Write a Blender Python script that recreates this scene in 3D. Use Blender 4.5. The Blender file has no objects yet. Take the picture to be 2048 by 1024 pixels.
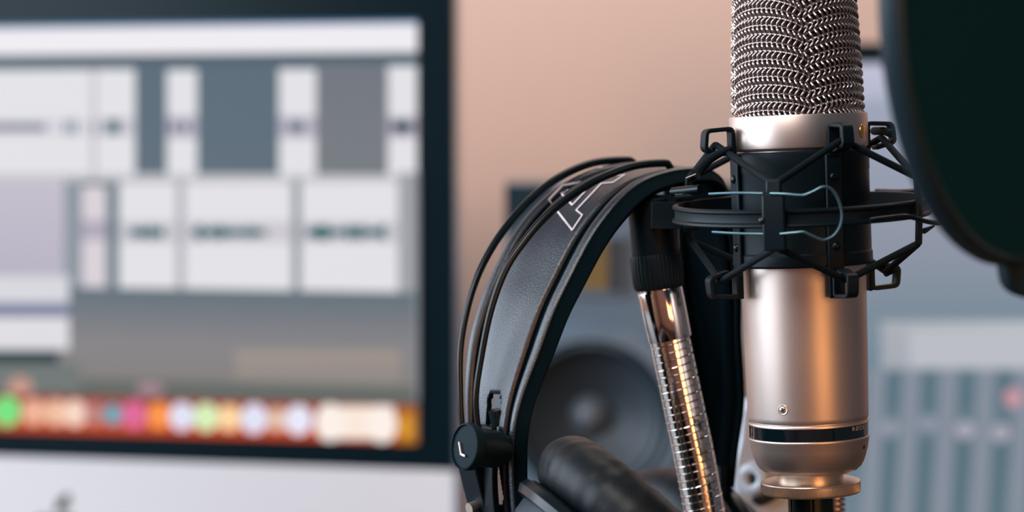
import bpy, bmesh, math, random
from mathutils import Vector, Matrix
from mathutils.bvhtree import BVHTree
random.seed(4)
sc = bpy.context.scene
COL = sc.collection
PI = math.pi
R = math.radians

# ------------------------------------------------------------------ camera, world, lights, exposure
F = 85.0 / 36.0 * 2048          # focal length in pixels of the 2048 x 1024 frame
PITCH = R(2.75)
CAM = Vector((0, 0, 0.395))
cd = bpy.data.cameras.new('camera'); cam = bpy.data.objects.new('camera', cd); COL.objects.link(cam)
cam.location = CAM; cam.rotation_euler = (PI / 2 - PITCH, 0, 0)
cd.sensor_width = 36; cd.lens = 85; cd.clip_start = 0.01; cd.clip_end = 50
cd.dof.use_dof = True; cd.dof.focus_distance = 0.974; cd.dof.aperture_fstop = 5.6
sc.camera = cam
sc.view_settings.view_transform = 'Standard'; sc.view_settings.look = 'None'
sc.view_settings.exposure = 0.0; sc.view_settings.gamma = 1.0
sc.view_settings.use_curve_mapping = False

w = bpy.data.worlds.new('world'); sc.world = w; w.use_nodes = True
bg = w.node_tree.nodes['Background']; bg.inputs[0].default_value = (0.62, 0.66, 0.78, 1); bg.inputs[1].default_value = 0.12

def area(name, loc, target, sx, sy, watts, col):
    l = bpy.data.lights.new(name, 'AREA'); l.shape = 'RECTANGLE'; l.size = sx; l.size_y = sy
    l.energy = watts; l.color = col
    o = bpy.data.objects.new(name, l); COL.objects.link(o); o.location = loc
    d = Vector(target) - Vector(loc); o.rotation_euler = d.to_track_quat('-Z', 'Y').to_euler()
    return o
area('window_daylight', (-1.56, 0.95, 0.78), (0.2, 0.95, 0.70), 2.10, 1.20, 49, (0.74, 0.86, 1.0))
area('warm_lamp', (0.80, -0.55, 0.62), (0.12, 0.98, 0.35), 0.60, 0.95, 11.5, (1.0, 0.47, 0.17))
area('added_front_fill', (-0.7, -0.3, 1.75), (-0.3, 2.0, 0.3), 0.9, 0.7, 26, (1.0, 0.95, 0.92))  # unseen fill light, added to brighten the chin and the wall
area('added_wall_wash', (0.45, 1.70, 1.75), (0.35, 2.3, 0.7), 1.2, 0.12, 12, (1.0, 0.90, 0.80))  # added wash light out of view, brightens the upper wall

# ------------------------------------------------------------------ picture geometry helpers
FW = Vector((0, math.cos(PITCH), -math.sin(PITCH))); UP = Vector((0, math.sin(PITCH), math.cos(PITCH)))
def ray(px, py):
    return (FW + Vector(((px - 1024) / F, 0, 0)) + UP * ((512 - py) / F)).normalized()
def WY(px, py, Y):                      # the point seen at px, py that lies at distance Y into the room
    d = ray(px, py); return CAM + d * (Y / d.y)
def on_plane(px, py, p, n):
    d = ray(px, py); return CAM + d * ((p - CAM).dot(n) / d.dot(n))

# ------------------------------------------------------------------ mesh helpers
class MB:
    def __init__(s): s.v = []; s.f = []; s.c = []
    def add(s, vs, fs, M=None, col=None):
        n = len(s.v)
        for p in vs:
            p = Vector(p); s.v.append(M @ p if M else p)
        for f in fs: s.f.append([i + n for i in f]); s.c.append(col)
        return s
    def lathe(s, prof, seg=96, M=None, rf=None, cap=False, a0=0, a1=2 * PI):
        vs = []; fs = []; full = abs(a1 - a0 - 2 * PI) < 1e-6; n = seg if full else seg + 1
        for k, (r, z) in enumerate(prof):
            for i in range(n):
                t = a0 + (a1 - a0) * i / seg; rr = rf(k, i, r) if rf else r
                vs.append((rr * math.sin(t), -rr * math.cos(t), z))
        for k in range(len(prof) - 1):
            for i in range(seg):
                j = (i + 1) % n
                fs.append((k * n + i, k * n + j, (k + 1) * n + j, (k + 1) * n + i))
        if cap:
            fs.append(list(range(n))[::-1]); fs.append([(len(prof) - 1) * n + i for i in range(n)])
        return s.add(vs, fs, M)
    def tube(s, pts, rad, seg=8, closed=False, M=None, flat=None):
        pts = [Vector(p) for p in pts]; n = len(pts)
        T = []
        for i in range(n):
            a = pts[(i - 1) % n] if (closed or i > 0) else pts[0]
            b = pts[(i + 1) % n] if (closed or i < n - 1) else pts[-1]
            t = (b - a); T.append(t.normalized() if t.length > 1e-12 else Vector((0, 0, 1)))
        ref = Vector((0, 0, 1)) if abs(T[0].z) < .9 else Vector((1, 0, 0))
        u = (ref - T[0] * ref.dot(T[0])).normalized(); vs = []; fs = []
        for i in range(n):
            u = (u - T[i] * u.dot(T[i])); u.normalize(); v = T[i].cross(u)
            r = rad(i / (n - 1)) if callable(rad) else rad
            for k in range(seg):
                a = 2 * PI * k / seg; vs.append(pts[i] + (u * math.cos(a) + v * math.sin(a)) * r)
        m = n if closed else n - 1
        for i in range(m):
            j = (i + 1) % n
            for k in range(seg):
                l = (k + 1) % seg
                fs.append((i * seg + k, i * seg + l, j * seg + l, j * seg + k))
        if not closed:
            fs.append(list(range(seg))[::-1]); fs.append([(n - 1) * seg + k for k in range(seg)])
        return s.add(vs, fs, M)
    def strip(s, pts, side, wd, th, M=None, closed=False):     # rectangular bar swept along pts; side = width direction
        pts = [Vector(p) for p in pts]; n = len(pts); side = Vector(side).normalized(); vs = []; fs = []
        for i in range(n):
            a = pts[(i - 1) % n] if (closed or i > 0) else pts[0]
            b = pts[(i + 1) % n] if (closed or i < n - 1) else pts[-1]
            t = (b - a).normalized(); nn = t.cross(side).normalized()
            for (x, y) in ((-1, -1), (1, -1), (1, 1), (-1, 1)):
                vs.append(pts[i] + side * (x * wd / 2) + nn * (y * th / 2))
        m = n if closed else n - 1
        for i in range(m):
            j = (i + 1) % n
            for k in range(4):
                l = (k + 1) % 4; fs.append((i * 4 + k, j * 4 + k, j * 4 + l, i * 4 + l))
        if not closed:
            fs.append((0, 1, 2, 3)); fs.append([(n - 1) * 4 + k for k in (3, 2, 1, 0)])
        return s.add(vs, fs, M)
    def box(s, c, size, M=None, rot=None):
        c = Vector(c); h = Vector(size) / 2; vs = []
        for x in (-1, 1):
            for y in (-1, 1):
                for z in (-1, 1):
                    p = Vector((x * h.x, y * h.y, z * h.z)); vs.append(c + (rot @ p if rot else p))
        return s.add(vs, [(0, 1, 3, 2), (4, 6, 7, 5), (0, 4, 5, 1), (2, 3, 7, 6), (0, 2, 6, 4), (1, 5, 7, 3)], M)
    def prism(s, outline, ext, M=None, col=None):               # outline = list of points, ext = extrusion vector
        o = [Vector(p) for p in outline]; e = Vector(ext); n = len(o)
        return s.add(o + [p + e for p in o], [list(range(n))[::-1], [n + i for i in range(n)]] +
                     [(i, (i + 1) % n, n + (i + 1) % n, n + i) for i in range(n)], M, col)

def rounded(pts, r, n=5, closed=True):                          # round the corners of a polyline
    pts = [Vector(p) for p in pts]; out = []; N = len(pts)
    for i in range(N):
        if not closed and i in (0, N - 1): out.append(pts[i]); continue
        a, b, c = pts[i - 1], pts[i], pts[(i + 1) % N]
        ra = min(r, (a - b).length * .45); rc = min(r, (c - b).length * .45)
        p = b + (a - b).normalized() * ra; q = b + (c - b).normalized() * rc
        for k in range(n + 1):
            t = k / n; out.append(p * (1 - t) ** 2 + b * 2 * t * (1 - t) + q * t * t)
    return out
def spline(pts, n=12, closed=False):                             # Catmull-Rom
    P = [Vector(p) for p in pts]; out = []; N = len(P)
    for i in range(N if closed else N - 1):
        if closed: p0, p1, p2, p3 = P[i - 1], P[i], P[(i + 1) % N], P[(i + 2) % N]
        else: p0, p1, p2, p3 = P[max(i - 1, 0)], P[i], P[i + 1], P[min(i + 2, N - 1)]
        for k in range(n):
            t = k / n
            out.append(.5 * ((2 * p1) + (p2 - p0) * t + (2 * p0 - 5 * p1 + 4 * p2 - p3) * t * t + (3 * p1 - p0 - 3 * p2 + p3) * t ** 3))
    if not closed: out.append(P[-1])
    return out
def resample(pts, n):
    L = [0]
    for a, b in zip(pts, pts[1:]): L.append(L[-1] + (b - a).length)
    out = []; j = 0
    for i in range(n):
        s = L[-1] * i / (n - 1)
        while j < len(L) - 2 and L[j + 1] < s: j += 1
        t = (s - L[j]) / max(L[j + 1] - L[j], 1e-12); out.append(pts[j].lerp(pts[j + 1], min(t, 1)))
    return out
def interp(x, tab):
    if x <= tab[0][0]: return tab[0][1]
    for (a, u), (b, v) in zip(tab, tab[1:]):
        if x <= b: return u + (v - u) * (x - a) / (b - a)
    return tab[-1][1]

def wmat(o): return (wmat(o.parent) if o.parent else Matrix.Identity(4)) @ o.matrix_basis
def build(name, mb, mat, parent=None, smooth=40, bevel=0, solid=0, soff=-1, colors=False, bseg=2):
    me = bpy.data.meshes.new(name)
    inv = wmat(parent).inverted() if parent else Matrix.Identity(4)
    me.from_pydata([inv @ p for p in mb.v], [], mb.f); me.validate(); me.update()
    bm = bmesh.new(); bm.from_mesh(me)
    if not colors: bmesh.ops.remove_doubles(bm, verts=bm.verts, dist=1e-7); bmesh.ops.recalc_face_normals(bm, faces=bm.faces)
    bm.to_mesh(me); bm.free()
    if smooth:
        me.polygons.foreach_set('use_smooth', [True] * len(me.polygons)); me.set_sharp_from_angle(angle=R(smooth))
    if colors:
        at = me.color_attributes.new('paint', 'FLOAT_COLOR', 'CORNER')
        for p, c in zip(me.polygons, mb.c):
            for q, li in enumerate(p.loop_indices):
                cc = c[q] if isinstance(c[0], (list, tuple)) else c
                at.data[li].color = (*[lin(k) for k in cc], 1)
    me.materials.append(mat)
    o = bpy.data.objects.new(name, me); COL.objects.link(o)
    if parent: o.parent = parent
    if solid:
        m = o.modifiers.new('solid', 'SOLIDIFY'); m.thickness = solid; m.offset = soff
    if bevel:
        m = o.modifiers.new('bevel', 'BEVEL'); m.width = bevel; m.segments = bseg; m.limit_method = 'ANGLE'; m.angle_limit = R(40)
        m.harden_normals = False
    return o
def lin(c):
    c = c / 255.0; return c / 12.92 if c <= .04045 else ((c + .055) / 1.055) ** 2.4
def thing(name, label, cat, M=None, group=None):
    o = bpy.data.objects.new(name, None); COL.objects.link(o); o.empty_display_size = .02
    if M is not None: o.matrix_world = M
    o['label'] = label; o['category'] = cat
    if group: o['group'] = group
    bpy.context.view_layer.update(); return o
def tag(o, label, cat, group=None):
    o['label'] = label; o['category'] = cat
    if group: o['group'] = group
    return o
def struct(name, mb, mat, **k):
    o = build(name, mb, mat, **k); o['kind'] = 'structure'; return o
def T(v): return Matrix.Translation(Vector(v))

# ------------------------------------------------------------------ materials
def mat(name, col, rough=.5, metal=0., spec=.5, bump=None, coat=0., noise=None, ior=None, sheen=0):
    m = bpy.data.materials.new(name); m.use_nodes = True; nt = m.node_tree; b = nt.nodes['Principled BSDF']
    b.inputs['Base Color'].default_value = (*col, 1); b.inputs['Roughness'].default_value = rough
    b.inputs['Metallic'].default_value = metal; b.inputs['Specular IOR Level'].default_value = spec
    b.inputs['Coat Weight'].default_value = coat; b.inputs['Coat Roughness'].default_value = .06
    if sheen: b.inputs['Sheen Weight'].default_value = sheen
    tc = nt.nodes.new('ShaderNodeTexCoord')
    if noise:
        n = nt.nodes.new('ShaderNodeTexNoise'); n.inputs['Scale'].default_value = noise[0]; n.inputs['Detail'].default_value = 4
        nt.links.new(tc.outputs['Object'], n.inputs['Vector'])
        x = nt.nodes.new('ShaderNodeMix'); x.data_type = 'RGBA'; x.inputs['A'].default_value = (*col, 1)
        x.inputs['B'].default_value = (*[c * noise[1] for c in col], 1); nt.links.new(n.outputs['Fac'], x.inputs['Factor'])
        nt.links.new(x.outputs['Result'], b.inputs['Base Color'])
    if bump:
        n = nt.nodes.new('ShaderNodeTexNoise'); n.inputs['Scale'].default_value = bump[0]; n.inputs['Detail'].default_value = 3
        nt.links.new(tc.outputs['Object'], n.inputs['Vector'])
        k = nt.nodes.new('ShaderNodeBump'); k.inputs['Strength'].default_value = bump[1]; k.inputs['Distance'].default_value = bump[2]
        nt.links.new(n.outputs['Fac'], k.inputs['Height']); nt.links.new(k.outputs['Normal'], b.inputs['Normal'])
    return m
def emit(name, strength=1.0):
    m = bpy.data.materials.new(name); m.use_nodes = True; nt = m.node_tree; b = nt.nodes['Principled BSDF']
    a = nt.nodes.new('ShaderNodeAttribute'); a.attribute_name = 'paint'
    b.inputs['Base Color'].default_value = (0.003, 0.004, 0.005, 1); b.inputs['Roughness'].default_value = .5
    b.inputs['Specular IOR Level'].default_value = .1
    nt.links.new(a.outputs['Color'], b.inputs['Emission Color']); b.inputs['Emission Strength'].default_value = strength
    return m
m_wall = mat('peach_wall_paint', (.73, .535, .455), .9, noise=(3, .96), bump=(60, .1, .002))
m_wallw = mat('warm_brown_wall_paint', (.62, .29, .21), .9, noise=(2, .9))
m_floor = mat('dark_wood_floor', (.10, .055, .035), .5, noise=(9, .6))
m_desk = mat('dark_desk_wood', (.045, .035, .035), .45, noise=(14, .6))
m_nickel = mat('satin_nickel', (.70, .58, .52), .425, 1.0, bump=(2600, .10, .0002))
m_nickel2 = mat('brushed_nickel', (.74, .62, .52), .36, 1.0)
m_wire = mat('grille_wire', (.78, .66, .62), .30, 1.0)
m_inner = mat('inner_screen', (.018, .012, .012), .7, .3)
m_chrome = mat('chrome', (.88, .82, .78), .11, 1.0)
m_black = mat('black_plastic', (.0016, .0085, .0125), .45, spec=.24)
m_blackg = mat('black_rod_plastic', (.0016, .0070, .010), .30, spec=.35)
m_rubber = mat('black_elastic', (.002, .008, .011), .75, spec=.2, bump=(1500, .3, .0003))
m_leather = mat('black_leather', (.0026, .0100, .021), .36, spec=1.0, bump=(1700, .6, .00030))
m_pad = mat('pad_leather', (.005, .009, .012), .45, spec=.25, bump=(700, .2, .0004))
m_glass = mat('black_bezel_glass', (.0012, .009, .014), .25, spec=.13)
m_knob = mat('matt_black_knob', (.002, .012, .018), .6, spec=.12)
m_lining_shade = mat('strap_lining_and_shade', (.0015, .007, .010), .9, spec=.06)  # inner lining, also the shade painted into the strap's grooves and edge
m_band = mat('black_badge_glass', (.002, .008, .012), .05, spec=.8)
m_gold = mat('gold', (.95, .50, .16), .3, 1.0)
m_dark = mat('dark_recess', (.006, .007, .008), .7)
m_print = mat('pale_printing', (.72, .64, .66), .6)
m_letter = mat('badge_letters', (.55, .45, .38), .4)
m_alu = mat('aluminium', (.68, .665, .68), .6, 0.0, spec=.4, bump=(900, .05, .0003))
m_wirel = mat('steel_wire', (.11, .21, .25), .40, .8)
m_cab = mat('speaker_cabinet', (.115, .19, .265), .42, spec=.5, noise=(8, .9))
m_cone = mat('speaker_cone', (.030, .048, .066), .5, noise=(20, .8))
m_surr = mat('speaker_surround', (.018, .034, .048), .38)
m_cap = mat('speaker_dust_cap', (.10, .13, .16), .35)
m_ribbon = mat('amber_ribbon', (.36, .25, .10), .5, noise=(60, .7))
m_fabric = mat('pop_fabric', (.0006, .028, .044), .9, spec=.1, sheen=0)
m_rim = mat('pop_rim_plastic', (.010, .026, .038), .42, spec=.25)
m_grey = mat('grey_metal', (.58, .64, .72), .38, .1)
m_copper = mat('spring_steel', (.62, .42, .36), .3, 1.0)
m_foam = mat('isolation_foam', (.03, .03, .035), .95)
m_win = mat('window_frame_paint', (.8, .8, .78), .5)
m_cable = mat('cable_rubber', (.006, .010, .012), .6)
m_disp = emit('computer_display_image'); m_disp2 = emit('monitor_display_image')

# ------------------------------------------------------------------ room
struct('wall_back', MB().box((0.2, 2.35, .55), (3.6, .10, 2.7)), m_wall, smooth=0)
wl = MB()
wl.box((-1.65, 0.2, -.35), (.10, 4.2, .9)); wl.box((-1.65, 0.2, 1.665), (.10, 4.2, .47))
wl.box((-1.65, -1.0, .765), (.10, 1.8, 1.33)); wl.box((-1.65, 2.16, .765), (.10, .28, 1.33))
struct('wall_left', wl, m_wall, smooth=0)
fr = MB()
for y in (-.08, .97, 2.0): fr.box((-1.65, y, .765), (.06, .05, 1.31))
for z in (.13, 1.40): fr.box((-1.65, .96, z), (.06, 2.12, .05))
struct('window_1', fr, m_win, smooth=0)
struct('wall_front', MB().box((0.2, -1.85, .55), (3.6, .10, 2.7)), m_wallw, smooth=0)
struct('floor', MB().box((0.2, .25, -.79), (3.6, 4.3, .06)), m_floor, smooth=0)

dt = thing('desk', 'dark wooden desk under the computer and speaker', 'desk', T((.1, 1.5, -.76)))
build('desktop', MB().box((.15, 1.52, -.015), (2.9, 1.50, .03)), m_desk, dt, smooth=0, bevel=.003)
for (x, y) in ((-1.2, .85), (1.5, .85), (-1.2, 2.2), (1.5, 2.2)):
    build('leg', MB().box((x, y, -.395), (.05, .05, .73)), m_desk, dt, smooth=0, bevel=.003)

# ------------------------------------------------------------------ all-in-one computer on the left
pr = WY(836, 500, 1.85); pl = WY(0, 500, 1.93)
ev = Vector((pr.x - pl.x, pr.y - pl.y, 0)).normalized(); nv = Vector((ev.y, -ev.x, 0))   # nv faces the camera
P0 = Vector((pr.x, pr.y, 0))
if nv.y > 0: nv = -nv
def S1(px, py, off=.0): return on_plane(px, py, P0 + nv * off, nv)
zt, zb = S1(836, 40).z, S1(836, 886).z
def cp(u, z, off=0): return P0 + ev * u + Vector((0, 0, z)) + nv * off         # u = 0 at the screen's right edge
SW = .597; ub = (S1(908, 500) - S1(836, 500)).length
zbz = S1(905, 941).z; zchin = zbz - .082; ztop = zt + ub
comp = thing('desktop_computer', 'large desktop computer with black bezel and silver chin showing an audio timeline', 'computer',
             T(cp(-SW / 2, 0, -.06)))
def face(a, b, c, d, off, th, r=0):
    pts = [cp(a, c, off), cp(b, c, off), cp(b, d, off), cp(a, d, off)]
    return pts
o = MB(); u0, u1 = -SW - ub, ub
outl = []
for (u, z, q0) in ((u1, ztop, 0), (u0, ztop, 90)):
    for k in range(7):
        a = R(q0 + 90 * k / 6); outl.append(cp(u - math.copysign(.012, u - (-.3)) + .012 * math.cos(a), z - .012 + .012 * math.sin(a)))
outl += [cp(u0, zbz), cp(u1, zbz)]
o.prism(outl, -nv * .004)
build('bezel_glass', o, m_glass, comp, smooth=30)
o = MB(); outl = [cp(u1, zbz - .0003), cp(u0, zbz - .0003)]
for (u, s, q0) in ((u0, 1, 180), (u1, -1, 270)):
    for k in range(7):
        a = R(q0 + 90 * k / 6); outl.append(cp(u + s * .010 + .010 * math.cos(a), zchin + .010 + .010 * math.sin(a)))
o.prism(outl, -nv * .004)
build('chin', o, m_alu, comp, smooth=30)
# rear shell: a shallow bulge
o = MB(); rows = []
for k in range(7):
    t = k / 6; sft = .05 * (1 - math.cos(t * PI / 2)); ins = .30 * (t ** 3)
    rows.append([cp(u0 + ins * SW / 2, zchin + .02 * t + ins * .2, -.0042 - .055 * math.sin(t * PI / 2)), cp(u1 - ins * SW / 2, zchin + .02 * t + ins * .2, -.0042 - .055 * math.sin(t * PI / 2)),
                 cp(u1 - ins * SW / 2, ztop - ins * .2, -.0042 - .055 * math.sin(t * PI / 2)), cp(u0 + ins * SW / 2, ztop - ins * .2, -.0042 - .055 * math.sin(t * PI / 2))])
vs = [p for r_ in rows for p in r_]; fs = [(4 * k + i, 4 * k + (i + 1) % 4, 4 * k + 4 + (i + 1) % 4, 4 * k + 4 + i) for k in range(6) for i in range(4)]
fs += [(0, 1, 2, 3), (24, 25, 26, 27)]
o.add(vs, fs); build('rear_shell', o, m_alu, comp, smooth=50)
o = MB()
o.strip([cp(-SW / 2, .004, .05), cp(-SW / 2, .004, -.13)], ev, .20, .006)
o.strip(rounded([cp(-SW / 2, .007, -.12), cp(-SW / 2, .05, -.115), cp(-SW / 2, .20, -.060)], .02, closed=False), ev, .19, .006)
build('stand', o, m_alu, comp, smooth=40)
# logo on the chin
o = MB(); lc = cp(-SW / 2, S1(145, 986).z - .0387, .0004) + ev * (S1(139, 984) - S1(145, 984)).length * -1
def lp(x, z): return lc + ev * (x * .0018) + Vector((0, 0, z * .0018))
body = [(0, 9), (4, 11), (9, 10.5), (12.5, 7), (9.5, 3), (9.8, -3), (13, -6.5), (10, -13), (6, -16), (2, -14.6), (-2, -14.6), (-6, -16), (-10.5, -12), (-13.5, -4), (-13, 4), (-10, 9), (-5, 11)]
o.prism(spline([lp(*p) for p in body], 4, True), nv * .0004)
o.prism(spline([lp(.5, 12), lp(1, 17), lp(6.5, 21.5), lp(6.2, 16)], 4, True), nv * .0004)
build('logo', o, m_dark, comp, smooth=0)
# display picture
o = MB(); lay = [0]
def rect(x0, y0, x1, y1, c, y0r=None, y1r=None, step=.00004, S=None):
    """a flat patch of the display image; y0r / y1r = heights at its right end"""
    lay[0] += 1; off = .0003 + lay[0] * step; S = S or S1
    a, b, c_, d = (x0, y1), (x1, y1 if y1r is None else y1r), (x1, y0 if y0r is None else y0r), (x0, y0)
    o.add([S(p[0], p[1], off) for p in (a, b, c_, d)], [(0, 1, 2, 3)], col=c)
def disc(x, y, rx, ry, c, n=20, S=None):
    lay[0] += 1; off = .0003 + lay[0] * .00004; S = S or S1
    o.add([S(x + rx * math.cos(2 * PI * k / n), y + ry * math.sin(2 * PI * k / n), off) for k in range(n)], [list(range(n))[::-1]], col=c)
def dy(x): return .03 * x
LEFT = -560
def patch_full(z0, z1, c):
    lay[0] += 1; off = .0003 + lay[0] * .00004
    o.add([cp(-SW, z0, off), cp(0, z0, off), cp(0, z1, off), cp(-SW, z1, off)], [(0, 1, 2, 3)], col=c)
patch_full(zb, zt, (104, 114, 124))
def hstrip(yr0, yr1, c0, c1=None):          # strip across the whole display, given by rows at the right end
    z0, z1 = S1(836, yr1).z, S1(836, yr0).z; c1 = c1 or c0
    lay[0] += 1; off = .0003 + lay[0] * .00004
    o.add([cp(-SW, z0, off), cp(0, z0, off), cp(0, z1, off), cp(-SW, z1, off)], [(0, 1, 2, 3)], col=[c1, c1, c0, c0])
hstrip(40, 47, (60, 118, 165))
hstrip(47, 104, (238, 234, 240))
hstrip(104, 128, (74, 90, 102), (84, 100, 112))
hstrip(128, 350, (88, 105, 118), (94, 108, 121))
rect(632, 128, 776, 350, [(118, 122, 128)] * 2 + [(112, 116, 124)] * 2)
WH = (226, 225, 229); LV = (184, 176, 192); WV = (20, 92, 92)
rect(LEFT, 145, 270, 362, WH, 138, 360)
rect(182, 138, 194, 360, (196, 192, 200))
rect(LEFT, 236, 270, 272, (214, 210, 218)); rect(205, 236, 262, 270, (196, 190, 202))
rect(-200, 247, 92, 262, (112, 122, 138)); rect(130, 242, 138, 268, (80, 118, 124)); rect(144, 240, 152, 268, (60, 112, 116))
rect(186, 240, 194, 272, (78, 118, 124)); rect(214, 240, 238, 268, (30, 98, 98))
for (a, b, t) in ((334, 394, 140), (558, 632, 138), (776, 834, 132)):
    rect(a, t, b, 352, WH); rect(a, 232, b, 276, (186, 178, 194))
for (a, b) in ((344, 352), (366, 376), (580, 592), (596, 606), (788, 818)): rect(a, 242, b, 266, (52, 92, 100))
rect(784, 244, 826, 262, (34, 62, 74))
hstrip(350, 364, (196, 196, 200))
rect(LEFT, 360, 128, 552, [(176, 170, 192), (184, 178, 194), (196, 190, 202), (190, 186, 198)])
rect(128, 362, 164, 580, (140, 148, 158)); rect(214, 362, 238, 585, (110, 122, 132))
rect(164, 372, 213, 576, (216, 208, 214)); rect(164, 440, 213, 480, (176, 168, 184))
rect(238, 364, 352, 582, WH); rect(352, 364, 370, 580, (178, 176, 184))
rect(370, 364, 584, 582, WH); rect(584, 360, 602, 584, (142, 146, 154))
rect(602, 364, 796, 584, WH); rect(796, 345, 836, 640, (160, 160, 166))
for (a, b) in ((238, 352), (370, 584), (602, 796)): rect(a, 442, b, 486, (204, 200, 208))
for (x0, x1) in ((260, 328), (384, 532), (614, 772)):
    x = x0
    while x < x1:
        h = random.uniform(5, 17); ww = random.uniform(6, 13); rect(x, 465 - h, min(x + ww, x1), 465 + h, WV); x += ww + random.choice((0, 0, 1.5))
    rect(x0, 459, x1, 471, WV)
hstrip(584, 700, (96, 110, 119), (134, 131, 134))
hstrip(700, 772, (134, 131, 134), (132, 127, 124))
rect(470, 700, 800, 770, [(140, 134, 128), (140, 134, 128), (158, 146, 138), (158, 146, 138)])
hstrip(770, 808, (112, 112, 108), (88, 98, 94))
rect(LEFT, 552, 138, 606, (214, 214, 219)); rect(LEFT, 606, 138, 634, (122, 124, 156)); rect(LEFT, 634, 138, 700, (222, 220, 224))
rect(LEFT, 700, 118, 726, (34, 58, 62)); rect(LEFT, 726, 160, 784, (112, 118, 116))
hstrip(808, 886, (150, 66, 50), (200, 76, 36))
for (x, r_, c) in ((-80, 26, (240, 160, 90)), (-35, 26, (220, 220, 230)), (14, 32, (120, 226, 128)), (68, 28, (240, 178, 150)), (112, 28, (240, 190, 160)), (150, 28, (248, 214, 196)),
                   (188, 24, (190, 130, 124)), (226, 22, (110, 165, 182)), (268, 30, (222, 104, 150)), (318, 28, (255, 150, 70)), (364, 30, (226, 226, 246)),
                   (412, 30, (216, 240, 186)), (458, 28, (255, 214, 160)), (508, 32, (226, 226, 246)), (554, 25, (226, 190, 166)), (597, 32, (232, 232, 248))):
    disc(x, 822 + dy(x), r_ * .86, r_ * .96, c)
rect(640, 812, 788, 878, (250, 232, 218)); disc(660, 845, 30, 38, (252, 240, 232)); disc(764, 848, 30, 38, (252, 240, 232))
disc(40, 772, 26, 18, (196, 150, 136)); disc(300, 778, 28, 14, (160, 130, 140))
rect(794, 818, 834, 888, (178, 108, 24)); disc(812, 855, 16, 24, (214, 146, 34))
rect(830, 350, 837, 800, (136, 140, 148))
build('display', o, m_disp, comp, smooth=0, colors=True)

# ------------------------------------------------------------------ second monitor behind the microphone
ev2 = Vector((1, .03, 0)).normalized(); nv2 = Vector((ev2.y, -ev2.x, 0)); Q0 = WY(1600, 500, 1.92); Q0 = Vector((Q0.x, Q0.y, 0))
def S2(px, py, off=0): return on_plane(px, py, Q0 + nv2 * off, nv2)
def cq(u, z, off=0): return Q0 + ev2 * u + Vector((0, 0, z)) + nv2 * off
zt2 = S2(1800, 126).z; zb2 = zt2 - .365; W2 = .56; bz = (S2(1800, 86).z - zt2)
mon = thing('monitor', 'wide monitor with thin black bezel showing a pale mixer window behind the microphone', 'monitor', T(cq(W2 / 2, 0, -.06)))
o = MB(); a0_, a1_, b0_, b1_ = -bz, W2 + bz, zb2 - bz, zt2 + bz
ro = [cq(a0_, b0_), cq(a1_, b0_), cq(a1_, b1_), cq(a0_, b1_)]; ri = [cq(0, zb2), cq(W2, zb2), cq(W2, zt2), cq(0, zt2)]
vs = [p for p in ro] + ri + [p - nv2 * .03 for p in ro] + [p - nv2 * .002 for p in ri]
fs = []
for i in range(4):
    j = (i + 1) % 4
    fs += [(i, j, 4 + j, 4 + i), (8 + i, i, j, 8 + j)[::-1], (4 + i, 4 + j, 12 + j, 12 + i)]
fs.append((8, 9, 10, 11))
o.add(vs, fs); build('bezel', o, m_knob, mon, smooth=0)
o = MB()
o.box((0, 0, 0), (.26, .005, .18), M=T(cq(W2 / 2, .0045, -.07)) @ Matrix.Rotation(R(90), 4, 'X'))
o.strip([cq(W2 / 2, .0075, -.08), cq(W2 / 2, zb2 + .14, -.05)], ev2, .06, .02)
build('stand', o, m_black, mon, smooth=0, bevel=.001)
o = MB(); lay[0] = 0
def p2(z0, z1, c0, c1, x0=0, x1=W2):
    lay[0] += 1; off = -.0015 + lay[0] * .00004
    o.add([cq(x0, z0, off), cq(x1, z0, off), cq(x1, z1, off), cq(x0, z1, off)], [(0, 1, 2, 3)], col=[c1, c1, c0, c0])
Z2 = lambda y: S2(1800, y).z
bands = [(125, 132, (150, 158, 178), (190, 190, 210)), (132, 200, (194, 194, 214), (176, 180, 202)), (200, 300, (158, 166, 186), (150, 158, 176)),
         (300, 520, (150, 158, 176), (138, 146, 162)), (520, 640, (138, 146, 162), (120, 138, 152)), (640, 760, (124, 142, 156), (112, 132, 146)),
         (760, 900, (104, 126, 138), (98, 120, 133)), (900, 1030, (98, 120, 133), (110, 130, 142))]
for (a, b, c0, c1) in bands: p2(Z2(b) if b < 1030 else zb2, Z2(a), c0, c1)
def r2(x0, y0, x1, y1, c, sh=0):
    lay[0] += 1; off = -.0015 + lay[0] * .00004
    o.add([S2(x, y, off) for (x, y) in ((x0 - sh, y1), (x1 - sh, y1), (x1, y0), (x0, y0))], [(0, 1, 2, 3)], col=c)
r2(1762, 642, 2070, 738, [(162, 166, 176), (184, 187, 194), (188, 191, 197), (168, 173, 182)]); r2(1820, 660, 2060, 735, (186, 189, 196))
for i, x in enumerate((1738, 1808, 1882, 1957, 2034, 2110)):
    r2(x, 738, x + 34, 1040, (134, 142, 156), 18)
for i, x in enumerate((1775, 1845, 1920, 1996, 2072)):
    r2(x, 742, x + 26, 820, (88, 114, 126), 4); r2(x - 6, 880, x + 20, 1040, (88, 113, 124), 10)
    for k in range(1): pass
for (x, y, c, rr) in ((1780, 856, (150, 152, 168), 17), (1856, 848, (146, 150, 166), 17), (1930, 860, (172, 168, 184), 18), (2002, 866, (172, 166, 182), 18), (2026, 796, (202, 150, 160), 19)):
    lay[0] += 1; off = -.0015 + lay[0] * .00004
    o.add([S2(x + rr * math.cos(2 * PI * k / 18), y + rr * math.sin(2 * PI * k / 18), off) for k in range(18)], [list(range(18))[::-1]], col=c)
build('display', o, m_disp2, mon, smooth=0, colors=True)

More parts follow.
